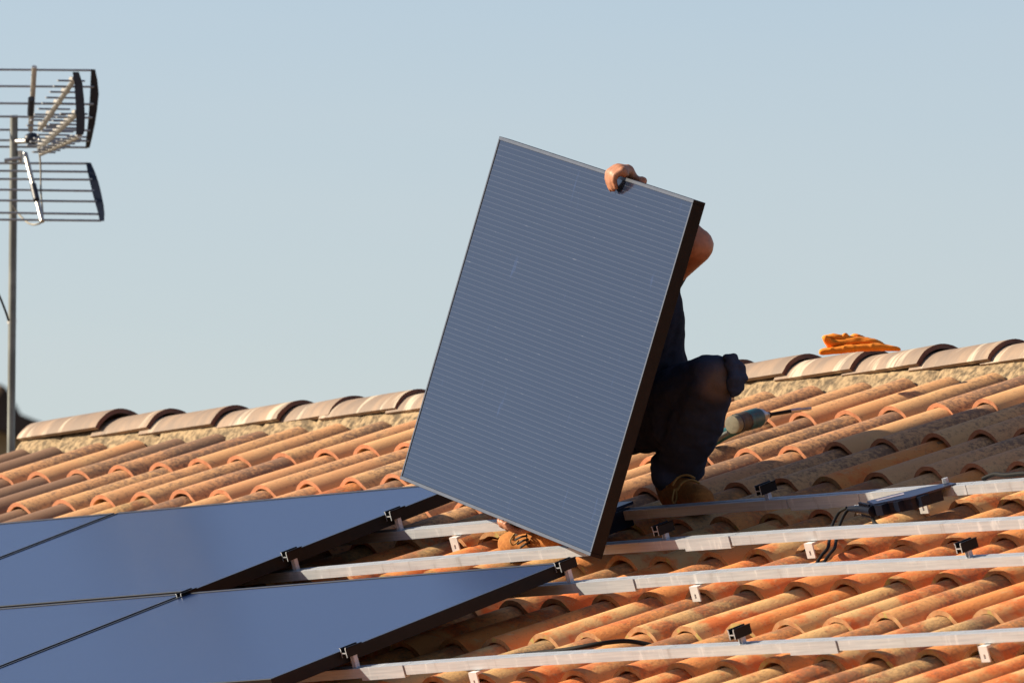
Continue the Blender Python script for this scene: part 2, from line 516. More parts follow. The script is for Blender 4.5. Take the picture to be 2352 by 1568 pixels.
for k, (u, z) in enumerate(lips):
    u += .10; z -= .0066
    Lc = u - prev + .05
    me = half_tube(Lc, .114, .104, .014, 62, .020, segs=16, seed=k + 40).mesh('ridge_tile', [CAPM, M_CAPL], 40)
    o = bpy.data.objects.new('ridge_tile', me); COL.objects.link(o); o.parent = roof
    rot = Matrix(((0, -1, 0, 0), (1, 0, 0, 0), (0, 0, 1, 0), (0, 0, 0, 1)))
    o.matrix_basis = HI @ Matrix.Translation((u, 2.363 + RND.uniform(-.004, .004), z + ZO)) @ rot @ Matrix.Rotation(RND.uniform(-.02, .02), 4, 'Z')
    prev = u

# ------------------------------------------------------------------ solar panels
M_GL = glass_mat(PL, PB, 'panel_glass', 1.0)
HL, HB = 1.674, .993
M_GLH = glass_mat(HL, HB, 'held_panel_glass', 1.0, 1.0)
BACKS = simple('backsheet', (.02, .02, .022), .5)


def solar_panel(M, L, B, label, group=None, gm=None):
    p = empty('solar_panel', M, label, 'solar panel', group); w_ = .010
    for a, b in (((0, 0), (L, w_)), ((0, B - w_), (L, B)), ((0, w_), (w_, B - w_)), ((L - w_, w_), (L, B - w_))):
        m = MB(); m.box((a[0], a[1], -PT), (b[0], b[1], 0), 0); m.m[1] = 1
        o = m.build('frame', [BLACK, RIM], p)
        bv = o.modifiers.new('b', 'BEVEL'); bv.width = .0008; bv.segments = 1
    m = MB(); m.box((w_, w_, -.006), (L - w_, B - w_, -.0018)); m.build('cover_glass', gm or M_GL, p)
    m = MB(); m.box((w_, w_, -.010), (L - w_, B - w_, -.0062)); m.build('backsheet', BACKS, p)
    m = MB(); m.box((L * .5 - .05, B - .16, -.032), (L * .5 + .05, B - .05, -.0102)); m.build('junction_box', GREY_PL, p)
    return p


ta, tb = .009732, .005449


def pmat(u, v):
    o = uvn(u, v, ta * u + tb * v)
    x = (UX + NX * ta).normalized(); y = (VX + NX * tb); z = x.cross(y).normalized(); y = z.cross(x)
    return Matrix(((x.x, y.x, z.x, o.x), (x.y, y.y, z.y, o.y), (x.z, y.z, z.z, o.z), (0, 0, 0, 1)))


GP = 'black solar panels already clamped to the roof'
solar_panel(pmat(-PL, 0), PL, PB, 'flat installed solar panel in the upper row, its right edge partly behind the held panel', GP)
solar_panel(pmat(-2 * PL - GAP, 0), PL, PB, 'flat installed solar panel at the far left of the upper row, below the bare tiles', GP)
solar_panel(pmat(GAP, -PB - GAP), PL, PB, 'flat installed solar panel in the lower row, nearest the viewer, right of the black seam', GP)
solar_panel(pmat(-PL, -PB - GAP), PL, PB, 'flat installed solar panel filling the lower left corner, left of the black seam', GP)
Rm = Matrix(((.9344620, .2660970, .2365866), (-.3093804, .9356976, .1695694), (-.1762516, -.2316514, .9566990)))
HC = Vector((1.59628, .16943, .0366 + ZO))
ex, ey, ez = Rm.col[0], Rm.col[2], -Rm.col[1]
ho = HC - ex * HL
HELD = Matrix(((ex.x, ey.x, ez.x, ho.x), (ex.y, ey.y, ez.y, ho.y), (ex.z, ey.z, ez.z, ho.z), (0, 0, 0, 1)))
solar_panel(HELD, HL, HB, 'black solar panel held on edge by the crouching worker', None, M_GLH)


def held(a, b, d):           # point on the held panel: along, up, behind its front face
    return HELD @ Vector((a, b, -d))


# ------------------------------------------------------------------ rails, sleeves, clamps, hooks
def interp(tab, u):
    if u <= tab[0][0]: return tab[0][1] + ta * (u - tab[0][0])
    for (a, x), (b, y) in zip(tab, tab[1:]):
        if u <= b: return x + (y - x) * (u - a) / (b - a)
    return tab[-1][1]


RAILS = {
    'A': (.714, [(-.01, -.0515), (.3, -.0445), (.6, -.0395), (1.03, -.0365), (1.77, -.0360), (2.27, -.0350), (2.78, -.030), (6, -.025)], [1.786, 2.505, 2.56], [(1.80, 2.10)], -3.6),
    'B': (.337, [(-.01, -.052), (.3, -.0470), (.6, -.0420), (1.0, -.0375), (1.5, -.0340), (2.0, -.0325), (2.6, -.0345), (3.27, -.042), (6, -.05)], [2.001], [(1.80, 1.998)], -3.6),
    'C': (-.043, [(0, -.05), (1.66, -.041), (2.05, -.0364), (2.67, -.031), (3.24, -.0355), (3.72, -.044), (6, -.05)], [2.052], [(1.80, 2.049)], -1.8),
    'D': (-.79, [(0, -.05), (1.65, -.045), (1.98, -.037), (2.67, -.033), (3.33, -.036), (3.79, -.039), (4.16, -.044), (4.6, -.042), (6, -.042)], [1.983, 3.821],
          [(1.79, 1.980), (3.624, 3.818)], -1.8)}
RLAB = {'A': 'uppermost aluminium rail, running behind the boot and carrying the black inverter',
        'B': 'second aluminium rail below the ridge, passing under the lower corner of the held panel',
        'C': 'third aluminium rail below the ridge, starting at the right corner of the lower panel',
        'D': 'lowest aluminium rail, crossing the bottom right of the photo'}
RW, RH = .035, .0262
RPROF = [(0, 0), (.0145, 0), (.0145, -.008), (.0205, -.008), (.0205, 0), (RW, 0), (RW, -RH), (0, -RH)]


def rail_n(key, u):
    return sum(interp(RAILS[key][1], u + d_ * .16) for d_ in range(-3, 4)) / 7


def station(key, u):
    v = RAILS[key][0]; n = rail_n(key, u)
    return lambda a, b: uvn(u, v + a, n + b)


for key, (v, tab, seams, sleeves, u0) in RAILS.items():
    root = empty('mounting_rail', Matrix.Translation(uvn(u0, v, interp(tab, u0))), RLAB[key], 'rail', 'aluminium mounting rails across the roof')
    ends = [u0] + seams + [5.9]
    for a, b in zip(ends, ends[1:]):
        us = [a + .0015 + (b - a - .003) * k / max(1, int((b - a) / .15)) for k in range(max(1, int((b - a) / .15)) + 1)]
        MB().prism(RPROF[::-1], [station(key, x) for x in us]).build('rail_bar', ALU, root, world=True)
    for a, b in sleeves:
        sp_ = [(-.0035, .0015), (-.0005, .0015), (-.0005, -RH - .003), (.012, -RH - .003), (.012, -RH - .006), (-.0035, -RH - .006)]
        MB().prism(sp_[::-1], [station(key, a), station(key, (a + b) / 2), station(key, b)]).build('splice_sleeve', ALU, root, world=True)

HP = [(a * .8, b * .8) for a, b in [(-.015, 0), (-.011, 0), (-.011, .0135), (.011, .0135), (.011, 0), (.015, 0), (.015, .030), (.019, .034), (.013, .034), (.011, .030), (.011, .0175),
      (-.011, .0175), (-.011, .030), (-.013, .034), (-.019, .034), (-.015, .030)]]


def clamp(u, v, n0, lift, label, group, length=.056):
    """two-flanged black clamp on a post standing in the rail slot"""
    root = empty('panel_clamp', Matrix.Translation(uvn(u, v, n0)), label, 'clamp', group)
    z = n0 + lift
    m = MB(); m.prism(HP, [lambda a, b: uvn(u + a, v - length * .55, z + b), lambda a, b: uvn(u + a, v + length * .45, z + b)], 0, 0)
    m.m[-2] = 1
    m.build('clamp_body', [BLACK, ALU], root, world=True)
    Mz = ROOF @ Matrix.Translation((u, v, 0))
    for dx in (-.0075, .0055):
        b = MB(); b.box((dx, -.009, n0 - .004), (dx + .0025, .004, z + .010), 0, Mz); b.build('post', ALU, root, world=True)
    b = MB(); b.tube([Mz @ Vector((0, -.010, z + .014)), Mz @ Vector((0, -.010, z + .022))], .0055, 6); b.build('bolt', ALU, root, world=True)
    return root


GF = 'clamps standing free on the rails'
GE = 'clamps gripping the installed panels'


def rn(key, u): return RAILS[key][0] + RW / 2, rail_n(key, u)


for key, u, lab in (('A', 1.692, 'free black clamp standing on the uppermost rail, right of the boot'),
                    ('B', 1.705, 'free black clamp in the shade on the second rail, right of the held panel'),
                    ('C', 3.455, 'free black clamp on the third rail near the right edge of the photo'),
                    ('D', 3.418, 'free black clamp on the lowest rail, middle of its bare run')):
    v, n = rn(key, u); clamp(u, v, n, .018, lab, GF)
for key, u, lab in (('A', .008, 'black clamp on the right edge of the upper panel at the uppermost rail'),
                    ('B', .008, 'black clamp on the right edge of the upper panel at the second rail'),
                    ('C', PL + GAP + .008, 'black clamp near the top right corner of the lower panel'),
                    ('D', PL + GAP + .008, 'black clamp at the lower end of the bare panel edge, bottom of the photo'),
                    ('C', GAP / 2, 'black clamp on the seam between the two lower panels'),
                    ('B', -PL - GAP / 2, 'black clamp on the seam between the two upper panels, far left')):
    v, n = rn(key, u); top = ta * min(u, PL) + tb * v
    clamp(u + .004, v, n, max(.006, top - .022 - n + .003), lab, GE)


def hook(u, v, label, key):
    n = rail_n(key, u) - RH
    root = empty('roof_hook', Matrix.Translation(uvn(u, v, n - .04)), label, 'hook', 'white roof hooks under the rails')
    Mh = ROOF @ Matrix.Translation((u, v, n))
    b = MB(); H = .044; w_ = .034
    b.box((-w_ / 2, -.004, -H), (-.0035, 0, -.010), 0, Mh); b.box((.0035, -.004, -H), (w_ / 2, 0, -.010), 0, Mh)
    b.box((-.0035, -.004, -.024), (.0035, 0, -.010), 0, Mh); b.box((-.0035, -.004, -H), (.0035, 0, -.036), 0, Mh)
    b.box((-w_ / 2, -.004, -.010), (w_ / 2, .050, -.003), 0, Mh)
    b.build('bracket', HOOKM, root, world=True)


HOOKM = simple('galvanised_white', (.72, .72, .72), .45, .35, .08)
hook(.285, RAILS['A'][0] - .012, 'white roof hook under the uppermost rail, left of the held panel', 'A')
hook(2.345, RAILS['B'][0] - .012, 'white roof hook under the second rail, right half of the photo', 'B')
hook(2.348, RAILS['A'][0] + .012, 'white roof hook under the black inverter', 'A')
hook(2.315, RAILS['C'][0] - .012, 'white roof hook under the third rail', 'C')
hook(4.412, RAILS['D'][0] - .012, 'white roof hook under the lowest rail at the right edge of the photo', 'D')
hook(2.291, RAILS['D'][0] - .012, 'white roof hook under the lowest rail at the bottom edge of the photo', 'D')

# ------------------------------------------------------------------ microinverters and cables
INV = simple('inverter_black', (.006, .010, .022), .35, 0, .15, 30, 0, .16)
INVT = simple('inverter_plate', (.014, .022, .056), .3, .2, .1, 30)
CABLE = simple('cable_black', (.010, .010, .011), .7, 0, .2, 40, 0, .15)


def smooth_path(pts, n=6):
    pts = [Vector(p) for p in pts]; P = [pts[0]] + pts + [pts[-1]]; out = []
    for i in range(1, len(P) - 2):
        for k in range(n):
            t = k / n; a, b, c, d = P[i - 1:i + 3]
            out.append(.5 * ((2 * b) + (c - a) * t + (2 * a - 5 * b + 4 * c - d) * t * t + (3 * b - a - 3 * c + d) * t ** 3))
    return out + [pts[-1]]


inv = empty('microinverter', Matrix.Translation(uvn(2.36, .66, -.04)), 'black finned inverter box bolted to the uppermost rail with cables hanging down', 'inverter', 'microinverters on the uppermost rail')


def inv_prism(name, poly, z0, z1, mat):
    m = MB(); m.prism(poly, [lambda a, b: uvn(a, b, z0), lambda a, b: uvn(a, b, z1)]); return m.build(name, mat, inv, world=True)


inv_prism('cover_plate', [(2.275, .602), (2.35, .565), (2.45, .615), (2.505, .728), (2.46, .742), (2.38, .705)], -.034, -.0285, INVT)
inv_prism('housing', [(2.29, .595), (2.35, .568), (2.445, .615), (2.48, .695), (2.42, .700), (2.33, .655)], -.064, -.0345, INV)
inv_prism('label_plate', [(2.31, .604), (2.335, .592), (2.385, .645), (2.362, .660)], -.0282, -.0276, simple('label_foil', (.30, .27, .33), .5))
for k in range(8):
    t = k / 7
    m = MB(); a = uvn(2.245 + .075 * t, .600 - .030 * t, -.050); m.tube([a - NX * .018, a + NX * .020], .0042, 6); m.build('gland_rib', INV, inv, world=True)
m = MB(); m.tube([uvn(2.185, .607, -.048), uvn(2.25, .600, -.050), uvn(2.33, .572, -.050)], [.007, .012, .015], 10); m.build('cable_gland', INV, inv, 40, world=True)
for du in (0, .012):
    m = MB(); m.tube([uvn(2.21 + du, .61, -.040), uvn(2.21 + du, .612, -.066)], .004, 6); m.build('terminal', ALU, inv, world=True)
for (ua, va, ub, vb, hh) in ((2.355, .560, 2.385, .590, .016), (2.405, .585, 2.425, .615, .014), (2.455, .625, 2.475, .655, .010)):
    m = MB(); m.box((ua, va, -.060), (ub, vb, -.034 + hh * .1), 0, ROOF); m.build('connector', INV, inv, world=True)
m = MB(); m.tube([uvn(2.455, .735, -.027), uvn(2.455, .735, -.014)], .009, 6); m.build('bolt', ALU, inv, world=True)
inv2 = empty('microinverter', Matrix.Translation(uvn(1.05, .70, -.04)), 'dark blue inverter corner showing beside the lower edge of the held panel', 'inverter', 'microinverters on the uppermost rail')
m = MB(); m.box((.86, .60, -.034), (1.035, .775, -.026), 0, ROOF); m.build('cover_plate', INVT, inv2, world=True)
m = MB(); m.box((.88, .58, -.085), (1.06, .74, -.0345), 0, ROOF); m.build('housing', INV, inv2, world=True)


def cable(pts, r, label, group=None):
    m = MB(); p = smooth_path(pts); m.tube(p, r, 8)
    return tag(m.build('cable', CABLE, None, 60), label, 'cable', group)


def low(u, v, n):            # points near the tiles ride on the crowns
    k = max(0, min(1, (-.045 - n) / .065)); return uvn(u + .10 * k, v - .078 * k, n + .02 * k)


cable([uvn(2.175, .607, -.045), uvn(2.145, .601, -.055), uvn(2.164, .556, -.075), uvn(2.242, .476, -.088), uvn(2.355, .375, -.092), uvn(2.42, .30, -.092), uvn(2.44, .25, -.11)], .0045,
      'left one of the two thin black cables looping down from the inverter')
cable([uvn(2.191, .613, -.045), uvn(2.180, .596, -.055), uvn(2.201, .551, -.075), uvn(2.278, .471, -.088), uvn(2.390, .370, -.092), uvn(2.455, .295, -.092), uvn(2.475, .245, -.11)], .0045,
      'right one of the two thin black cables looping down from the inverter')
cable([uvn(2.313, .631, -.05), uvn(2.282, .621, -.06), uvn(2.287, .598, -.075), uvn(2.344, .559, -.084), uvn(2.426, .522, -.086), uvn(2.488, .500, -.100)], .0055,
      'short black cable curling under the middle of the inverter')
cable([uvn(1.95, -.66, -.094), uvn(2.149, -.604, -.086), uvn(2.209, -.583, -.084), uvn(2.39, -.567, -.081), uvn(2.48, -.52, -.082), uvn(2.50, -.444, -.10), uvn(2.55, -.40, -.13)], .0062,
      'thick black cable lying on the orange tiles above the lowest rail')
cable([low(2.60, .745, -.026), low(2.64, .755, -.018), low(2.70, .745, -.020), low(2.80, .75, -.022), low(2.95, .77, -.05)], .006,
      'grey-black cable resting on top of the uppermost rail at the right edge')
for k in range(4):
    o_ = k * .012
    cable([low(.80 + o_, .50 + o_, -.105), low(.74 + o_, .60, -.075 + .01 * k), low(.69 + o_, .66, -.060 - o_), low(.74, .74 - o_, -.055), low(.86, .78 - o_, -.06)], .005,
          'black cable in the tangle right of the sunlit yellow boot under the held panel', 'tangled cables beside the boot')

# ------------------------------------------------------------------ impact driver on the tiles
dr = empty('impact_driver', Matrix.Translation(uvn(.2, 1.8, -.11)), 'worn teal and grey impact driver lying on the tiles beside the knee', 'power tool')
TEAL = simple('teal_plastic', (.012, .10, .115), .45, 0, .35, 30)
DIRTY = simple('dusty_housing', (.075, .055, .035), .7, 0, .45, 35)
ENDC = simple('motor_cap', (.21, .19, .13), .7, 0, .25, 60)
STEEL = simple('steel', (.5, .5, .52), .3, .9)
DD = 41.17
a0, a1 = at(1683, 974, DD - .05), at(1752, 955, DD + .06)
ax = (a1 - a0); axn = ax.normalized()


def along(t): return a0 + ax * t


m = MB(); m.tube([along(-.03), along(-.02), along(.12), along(.13)], [.021, .0255, .0262, .022], 16); m.build('motor_cap', ENDC, dr, 35, world=True)
m = MB(); m.tube([along(.13), along(.16), along(.40), along(.42)], [.024, .0275, .0275, .026], 16); m.build('motor_housing', DIRTY, dr, 35, world=True)
m = MB(); m.tube([along(.42), along(.44), along(.80), along(.84)], [.026, .0288, .0288, .027], 16); m.build('gear_cover', TEAL, dr, 35, world=True)
for t_ in (.125, .405):
    m = MB(); m.tube([along(t_), along(t_ + .035)], .0282, 16); m.build('rubber_ring', GREY_PL, dr, 35, world=True)
m = MB(); m.tube([along(.84), along(.95), along(1.10), along(1.16)], [.0265, .023, .011, .009], 16); m.build('nose', STEEL, dr, 35, world=True)
b0, b1, b2 = along(1.16), at(1815, 943, DD + .13), at(1862, 937, DD + .18)
m = MB(); m.tube([b0, b0.lerp(b1, .1), b0.lerp(b1, .1001), b1], [.009, .009, .0055, .0055], 10); m.build('extension', BLACK, dr, 35, world=True)
m = MB(); m.tube([b1, b1.lerp(b2, .5), b1.lerp(b2, .501), b2], [.0065, .0065, .0045, .0045], 10); m.build('bit', STEEL, dr, 35, world=True)
m = MB(); h0 = along(.30) + Vector((0, 0, -.012)); h1 = at(1655, 1000, DD - .02); h2 = at(1632, 1012, DD - .01)
m.tube([h0, h0.lerp(h1, .5), h1, h2], [.017, .016, .017, .020], 12); m.build('grip', TEAL, dr, 50, world=True)
m = MB(); m.tube([at(1672, 992, DD - .06), at(1650, 1005, DD - .05), at(1638, 1012, DD - .05)], [.006, .008, .008], 10); m.build('grip_pad', simple('grey_rubber', (.13, .14, .13), .8), dr, 50, world=True)

# ------------------------------------------------------------------ folded orange cloth on the ridge
ORG = simple('orange_cloth', (1.0, .27, .004), .85, 0, .06, 25, .15)
CD = 41.29
cl = empty('folded_cloth', Matrix.Translation(at(1970, 806, CD)), 'crumpled bright orange cloth folded on the ridge caps', 'cloth')


def cloth_d(c, n):
    q = c * 30
    r_ = 1 - abs(noise.noise(Vector((q.x * .8, q.y * .8, q.z * 1.6)))) * 2.2
    return max(0, r_) ** 2 * .0026 - .0004 + noise.noise(c * 40) * .0012


def fold(pts, th, wd, hollow=None):
    cb = MB(); pts = [at(x, y, CD + (dd or 0)) for x, y, dd in pts]
    for k, (a, b) in enumerate(zip(pts, pts[1:])):
        for s_ in (-1, -.8, -.6, -.4, -.2, 0, .2, .4, .6, .8, 1):
            o_ = F * s_ * wd
            cb.capsule(a + o_, th if k else th * .8, b + o_, th if k < len(pts) - 2 else th * .45, 10)
    o = cb.build('fold', ORG, cl, world=True)
    remesh(o, .0042, 2, cloth_d)


fold([(1888, 807, 0), (1930, 802, 0), (1975, 797, 0), (2020, 796, 0), (2064, 801, 0)], .0105, .06)
fold([(1897, 776, -.01), (1906, 788, 0), (1935, 787, 0), (1965, 783, 0), (1992, 784, 0), (2012, 789, 0), (2040, 799, 0)], .0115, .035)
fold([(1893, 775, .0), (1915, 772, 0), (1932, 775, 0), (1958, 778, 0), (1985, 783, 0)], .0078, .030)
fold([(1930, 780, -.02), (1941, 769, -.02), (1953, 778, -.02)], .0060, .012)
fold([(1950, 777, .03), (1964, 770, .03), (1978, 775, .03), (1994, 781, .03)], .0058, .02)

# ------------------------------------------------------------------ worker
hand_top = HL * .635
P = {}
def pat(x, y, d): return at(x, y, d - .125)


P['pelvis'] = pat(1478, 948, 40.45); P['belly'] = pat(1476, 850, 40.38); P['chest'] = pat(1470, 715, 40.28); P['neck'] = pat(1448, 625, 40.22)
P['head'] = pat(1440, 545, 40.2); P['shl'] = pat(1505, 640, 40.28); P['shr'] = pat(1385, 690, 40.2)
P['ell'] = pat(1598, 563, 40.02); P['elr'] = pat(1290, 935, 40.2)
P['wrl'] = held(hand_top - .05, HB - .010, .056); P['wrr'] = held(HL * .572 + .02, .075, .105)
P['hil'] = pat(1515, 950, 40.4); P['hir'] = pat(1440, 955, 40.52)
P['knl'] = pat(1636, 868, 40.02); P['knr'] = pat(1315, 970, 40.12)
P['anl'] = pat(1552, 1092, 40.33); P['anr'] = pat(1222, 1195, 40.36)
wk = empty('person', Matrix.Translation((P['pelvis'].x, P['pelvis'].y, uvn(0.9, .9, -.1).z)), 'person in dark shirt and jeans crouching on the roof, gripping a panel from behind', 'person')
bd = MB()
cap = lambda a, r0, b, r1: bd.capsule(a, r0, b, r1)
cap(P['pelvis'], .105, P['belly'], .105); cap(P['belly'], .10, P['chest'], .115); cap(P['chest'], .11, P['neck'], .07)
cap(P['neck'], .055, P['head'], .055); bd.ball(P['head'] + Vector((0, 0, .02)), .078, .09, .11)
fwd = (Vector((CAM.x, CAM.y, 0)) - Vector((P['head'].x, P['head'].y, 0))).normalized(); side = Vector((-fwd.y, fwd.x, 0))
cap(P['head'] + fwd * .05 - Vector((0, 0, .06)), .045, P['head'] + fwd * .03 - Vector((0, 0, .03)), .055)
cap(P['head'] + fwd * .088 + Vector((0, 0, .012)), .009, P['head'] + fwd * .103 - Vector((0, 0, .022)), .014)
for s_ in (-1, 1):
    cap(P['head'] + side * .08 * s_ + Vector((0, 0, .02)), .014, P['head'] + side * .082 * s_ - Vector((0, 0, .025)), .010)
cap(P['neck'], .07, P['shl'], .056); cap(P['neck'], .07, P['shr'], .056)
cap(P['shl'], .055, P['ell'], .050); cap(P['ell'], .0475, P['ell'].lerp(P['wrl'], .25), .046); cap(P['ell'].lerp(P['wrl'], .25), .046, P['wrl'], .0175)
cap(P['shr'], .053, P['elr'], .042); cap(P['elr'], .041, P['wrr'], .027)
cap(P['hil'], .085, P['knl'], .055); cap(P['knl'], .05, P['anl'], .035); cap(P['hir'], .085, P['knr'], .055); cap(P['knr'], .05, P['anr'], .035)


# gripping hand over the top edge: palm on the edge, four fingers down the front, thumb behind
def hp(a, b, d): return held(hand_top + a, HB + b, d)


mcp = [hp(-.034, .017, -.010), hp(-.013, .021, -.012), hp(.008, .020, -.012), hp(.028, .015, -.009)]
carp = hp(-.016, .017, .020)
cap(P['wrl'], .0185, carp, .0195)
for k, q in enumerate(mcp): cap(carp, .0165, q, .0112)
cap(hp(-.03, .010, .0), .011, hp(.026, .008, .002), .011)
fl = [.90, 1.05, 1.0, .82]
for k, q in enumerate(mcp):
    a = -.034 + .0195 * k
    p1 = hp(a - .002, .000 - .004 * (k == 3), -.026 - .003 * (k in (1, 2))); p2 = hp(a - .003, -.024 * fl[k], -.022); p3 = hp(a - .002, -.042 * fl[k], -.011)
    cap(q, .0105, p1, .0092); cap(p1, .0094, p2, .0083); cap(p2, .0083, p3, .0074)
t1 = hp(.036, .004, .052); t2 = hp(.042, -.028, .050); t3 = hp(.038, -.052, .046)
cap(P['wrl'].lerp(t1, .3), .017, t1, .0125); cap(t1, .0120, t2, .0105); cap(t2, .0105, t3, .009)


# lower hand under the bottom edge, fingertips showing below and in front
def lp(a, b, d): return held(HL * .572 + a, b, d)


cap(P['wrr'], .025, lp(0, .02, .07), .020)
for k in range(4):
    a = -.034 + .021 * k
    q = lp(a, .004, .062); p1 = lp(a, -.011 - .003 * (k % 2), .030); p2 = lp(a - .002, -.013 + .003 * (k % 2), .002); p3 = lp(a - .003, -.003, -.009)
    cap(P['wrr'].lerp(q, .5), .015, q, .0125); cap(q, .0120, p1, .0105); cap(p1, .0105, p2, .0095); cap(p2, .0095, p3, .0080)
cap(P['wrr'], .016, lp(.05, .02, .048), .012); cap(lp(.05, .02, .048), .012, lp(.045, .055, .046), .010)
body = bd.build('body', SKIN, wk, world=True)
remesh(body, .0058, 2)
hr = MB(); hr.ball(P['head'] + Vector((0, 0, .045)) - fwd * .018, .086, .092, .095)
hair = hr.build('hair', simple('dark_hair', (.02, .013, .009), .7, 0, .3, 200, .5), wk, world=True)
remesh(hair, .012, 1, lambda c, n: noise.noise(c * 60) * .004)
for s_ in (-1, 1):
    e = MB(); e.ball(P['head'] + fwd * .083 + side * .032 * s_ + Vector((0, 0, .02)), .011, .011, .011, None, 10, 6); e.build('eye', simple('eye', (.6, .58, .55), .2), wk, 60, world=True)

sh = MB(); cap = lambda a, r0, b, r1: sh.capsule(a, r0, b, r1)
cap(P['pelvis'], .112, P['belly'], .125); cap(P['belly'], .122, P['chest'], .122); cap(P['chest'], .122, P['neck'] - Vector((0, 0, .03)), .082)
cap(P['neck'] - Vector((0, 0, .035)), .085, P['shl'], .072); cap(P['neck'] - Vector((0, 0, .035)), .085, P['shr'], .07)
cap(P['shl'], .070, P['shl'].lerp(P['ell'], .30), .060); cap(P['shr'], .068, P['shr'].lerp(P['elr'], .5), .058)
cap(pat(1500, 700, 40.26), .085, pat(1500, 830, 40.34), .088)
cap(pat(1505, 840, 40.34), .085, pat(1520, 900, 40.38), .085)
shirt = sh.build('shirt', SHIRT, wk, world=True)
remesh(shirt, .009, 3, lambda c, n: noise.noise(Vector((c.x * 9, c.y * 9, c.z * 22))) * .007 + noise.noise(c * 40) * .002)

JE = jeans_mat(wk.matrix_world.inverted() @ pat(1655, 888, 39.95))
jn = MB(); cap = lambda a, r0, b, r1: jn.capsule(a, r0, b, r1)
cap(P['hil'], .108, P['hil'].lerp(P['knl'], .5), .094); cap(P['hil'].lerp(P['knl'], .5), .094, P['knl'], .066)
cap(P['knl'], .067, P['knl'].lerp(P['anl'], .45), .076); cap(P['knl'].lerp(P['anl'], .45), .077, P['knl'].lerp(P['anl'], .8), .066)
cap(P['knl'].lerp(P['anl'], .8), .064, P['anl'] + Vector((0, 0, .01)), .056)
cap(P['hir'], .108, P['knr'], .072); cap(P['knr'], .070, P['knr'].lerp(P['anr'], .5), .07); cap(P['knr'].lerp(P['anr'], .5), .068, P['anr'] + Vector((0, 0, .02)), .055)
cap(P['pelvis'], .108, P['hil'], .105); cap(P['pelvis'], .108, P['hir'], .105)
cap(pat(1500, 960, 40.42), .085, pat(1560, 960, 40.25), .085)
# slack cloth: blouse over the boot, bunches at the calf
cap(pat(1520, 1072, 40.33), .030, pat(1590, 1082, 40.28), .030); cap(pat(1519, 1094, 40.33), .027, pat(1572, 1098, 40.28), .027); cap(pat(1540, 1078, 40.30), .055, pat(1542, 1097, 40.29), .053)
cap(pat(1512, 1060, 40.35), .022, pat(1530, 1068, 40.31), .022); cap(pat(1604, 1058, 40.25), .024, pat(1565, 1048, 40.27), .042)
jeans = jn.build('jeans', JE, wk, world=True)


def folds(c, n):
    g = wk.matrix_world @ c
    s1 = noise.noise(Vector((g.x * 7, g.y * 7, g.z * 30))) * .006
    return s1 * .8 + (abs(noise.noise(Vector((g.x * 12, g.y * 12, g.z * 24)))) - .2) * .009 + noise.noise(g * 16) * .0035 + noise.noise(g * 50) * .0015


remesh(jeans, .0075, 2, folds)
kf = MB(); cap = lambda a, r0, b, r1: kf.capsule(a, r0, b, r1)
fl_ = [(1668, 822, .012), (1682, 824, .016), (1695, 840, .0185), (1700, 866, .020), (1694, 888, .018), (1684, 900, .013)]
for (xa, ya, ra), (xb, yb, rb_) in zip(fl_, fl_[1:]): cap(pat(xa, ya, 39.98), ra, pat(xb, yb, 39.98), rb_)
cap(pat(1678, 835, 39.97), .018, pat(1686, 870, 39.96), .018); cap(pat(1686, 870, 39.96), .018, pat(1680, 890, 39.97), .016)
knee = kf.build('knee_flap', jeans_mat((0, 0, 9)), wk, world=True)
remesh(knee, .0045, 2, lambda c, n: noise.noise(Vector((c.x * 30, c.y * 30, c.z * 55))) * .0075 + noise.noise(c * 90) * .002)


def boot(name, ankle, heel, toe, label=None):
    """shaft, vamp and toe box in one skin; sole and laces as parts"""
    b = MB(); up = NX * .035
    d = (toe - heel); dn = d.normalized()
    b.capsule(ankle + NX * .015, .050, ankle - NX * .03, .046); b.capsule(ankle - NX * .03, .046, heel + up, .038)
    b.capsule(ankle - NX * .02 + dn * .03, .044, heel.lerp(toe, .72) + NX * .036, .036); b.capsule(heel + up * .9, .036, heel.lerp(toe, .9) + NX * .030, .036)
    b.capsule(heel.lerp(toe, .72) + NX * .034, .040, heel.lerp(toe, .92) + NX * .032, .034)
    o = b.build(name, BOOT, wk, world=True)
    if label: o['label'] = label
    remesh(o, .006, 3, lambda c, n: noise.noise(c * 30) * .002)
    sd_ = dn.cross(NX).normalized(); prof = []
    for k in range(20):
        g = 2 * math.pi * k / 20; a = .5 - .56 * math.cos(g); wv = .040 * (1 - .12 * math.cos(g)) * math.sin(g)
        prof.append((a, wv))
    s_ = MB(); s_.prism(prof, [lambda a, w2: heel + d * a + sd_ * w2 - NX * .006, lambda a, w2: heel + d * a + sd_ * w2 + NX * .014])
    s_.build('sole', SOLE, o, world=False) if False else s_.build('sole', SOLE, wk, 40, world=True)
    for k in range(5):
        t = k / 4; c = (ankle + dn * .048).lerp(heel.lerp(toe, .66), t) + NX * (.012 + .034 * (t > .3) + .016 * t)
        l = MB(); l.tube(smooth_path([c - sd_ * .034 - NX * .012, c - sd_ * .014 + NX * .004, c + sd_ * .014 + NX * .004, c + sd_ * .034 - NX * .012], 3), .0034, 6); l.build('lace', LACE, wk, 60, world=True)
    return dn, sd_


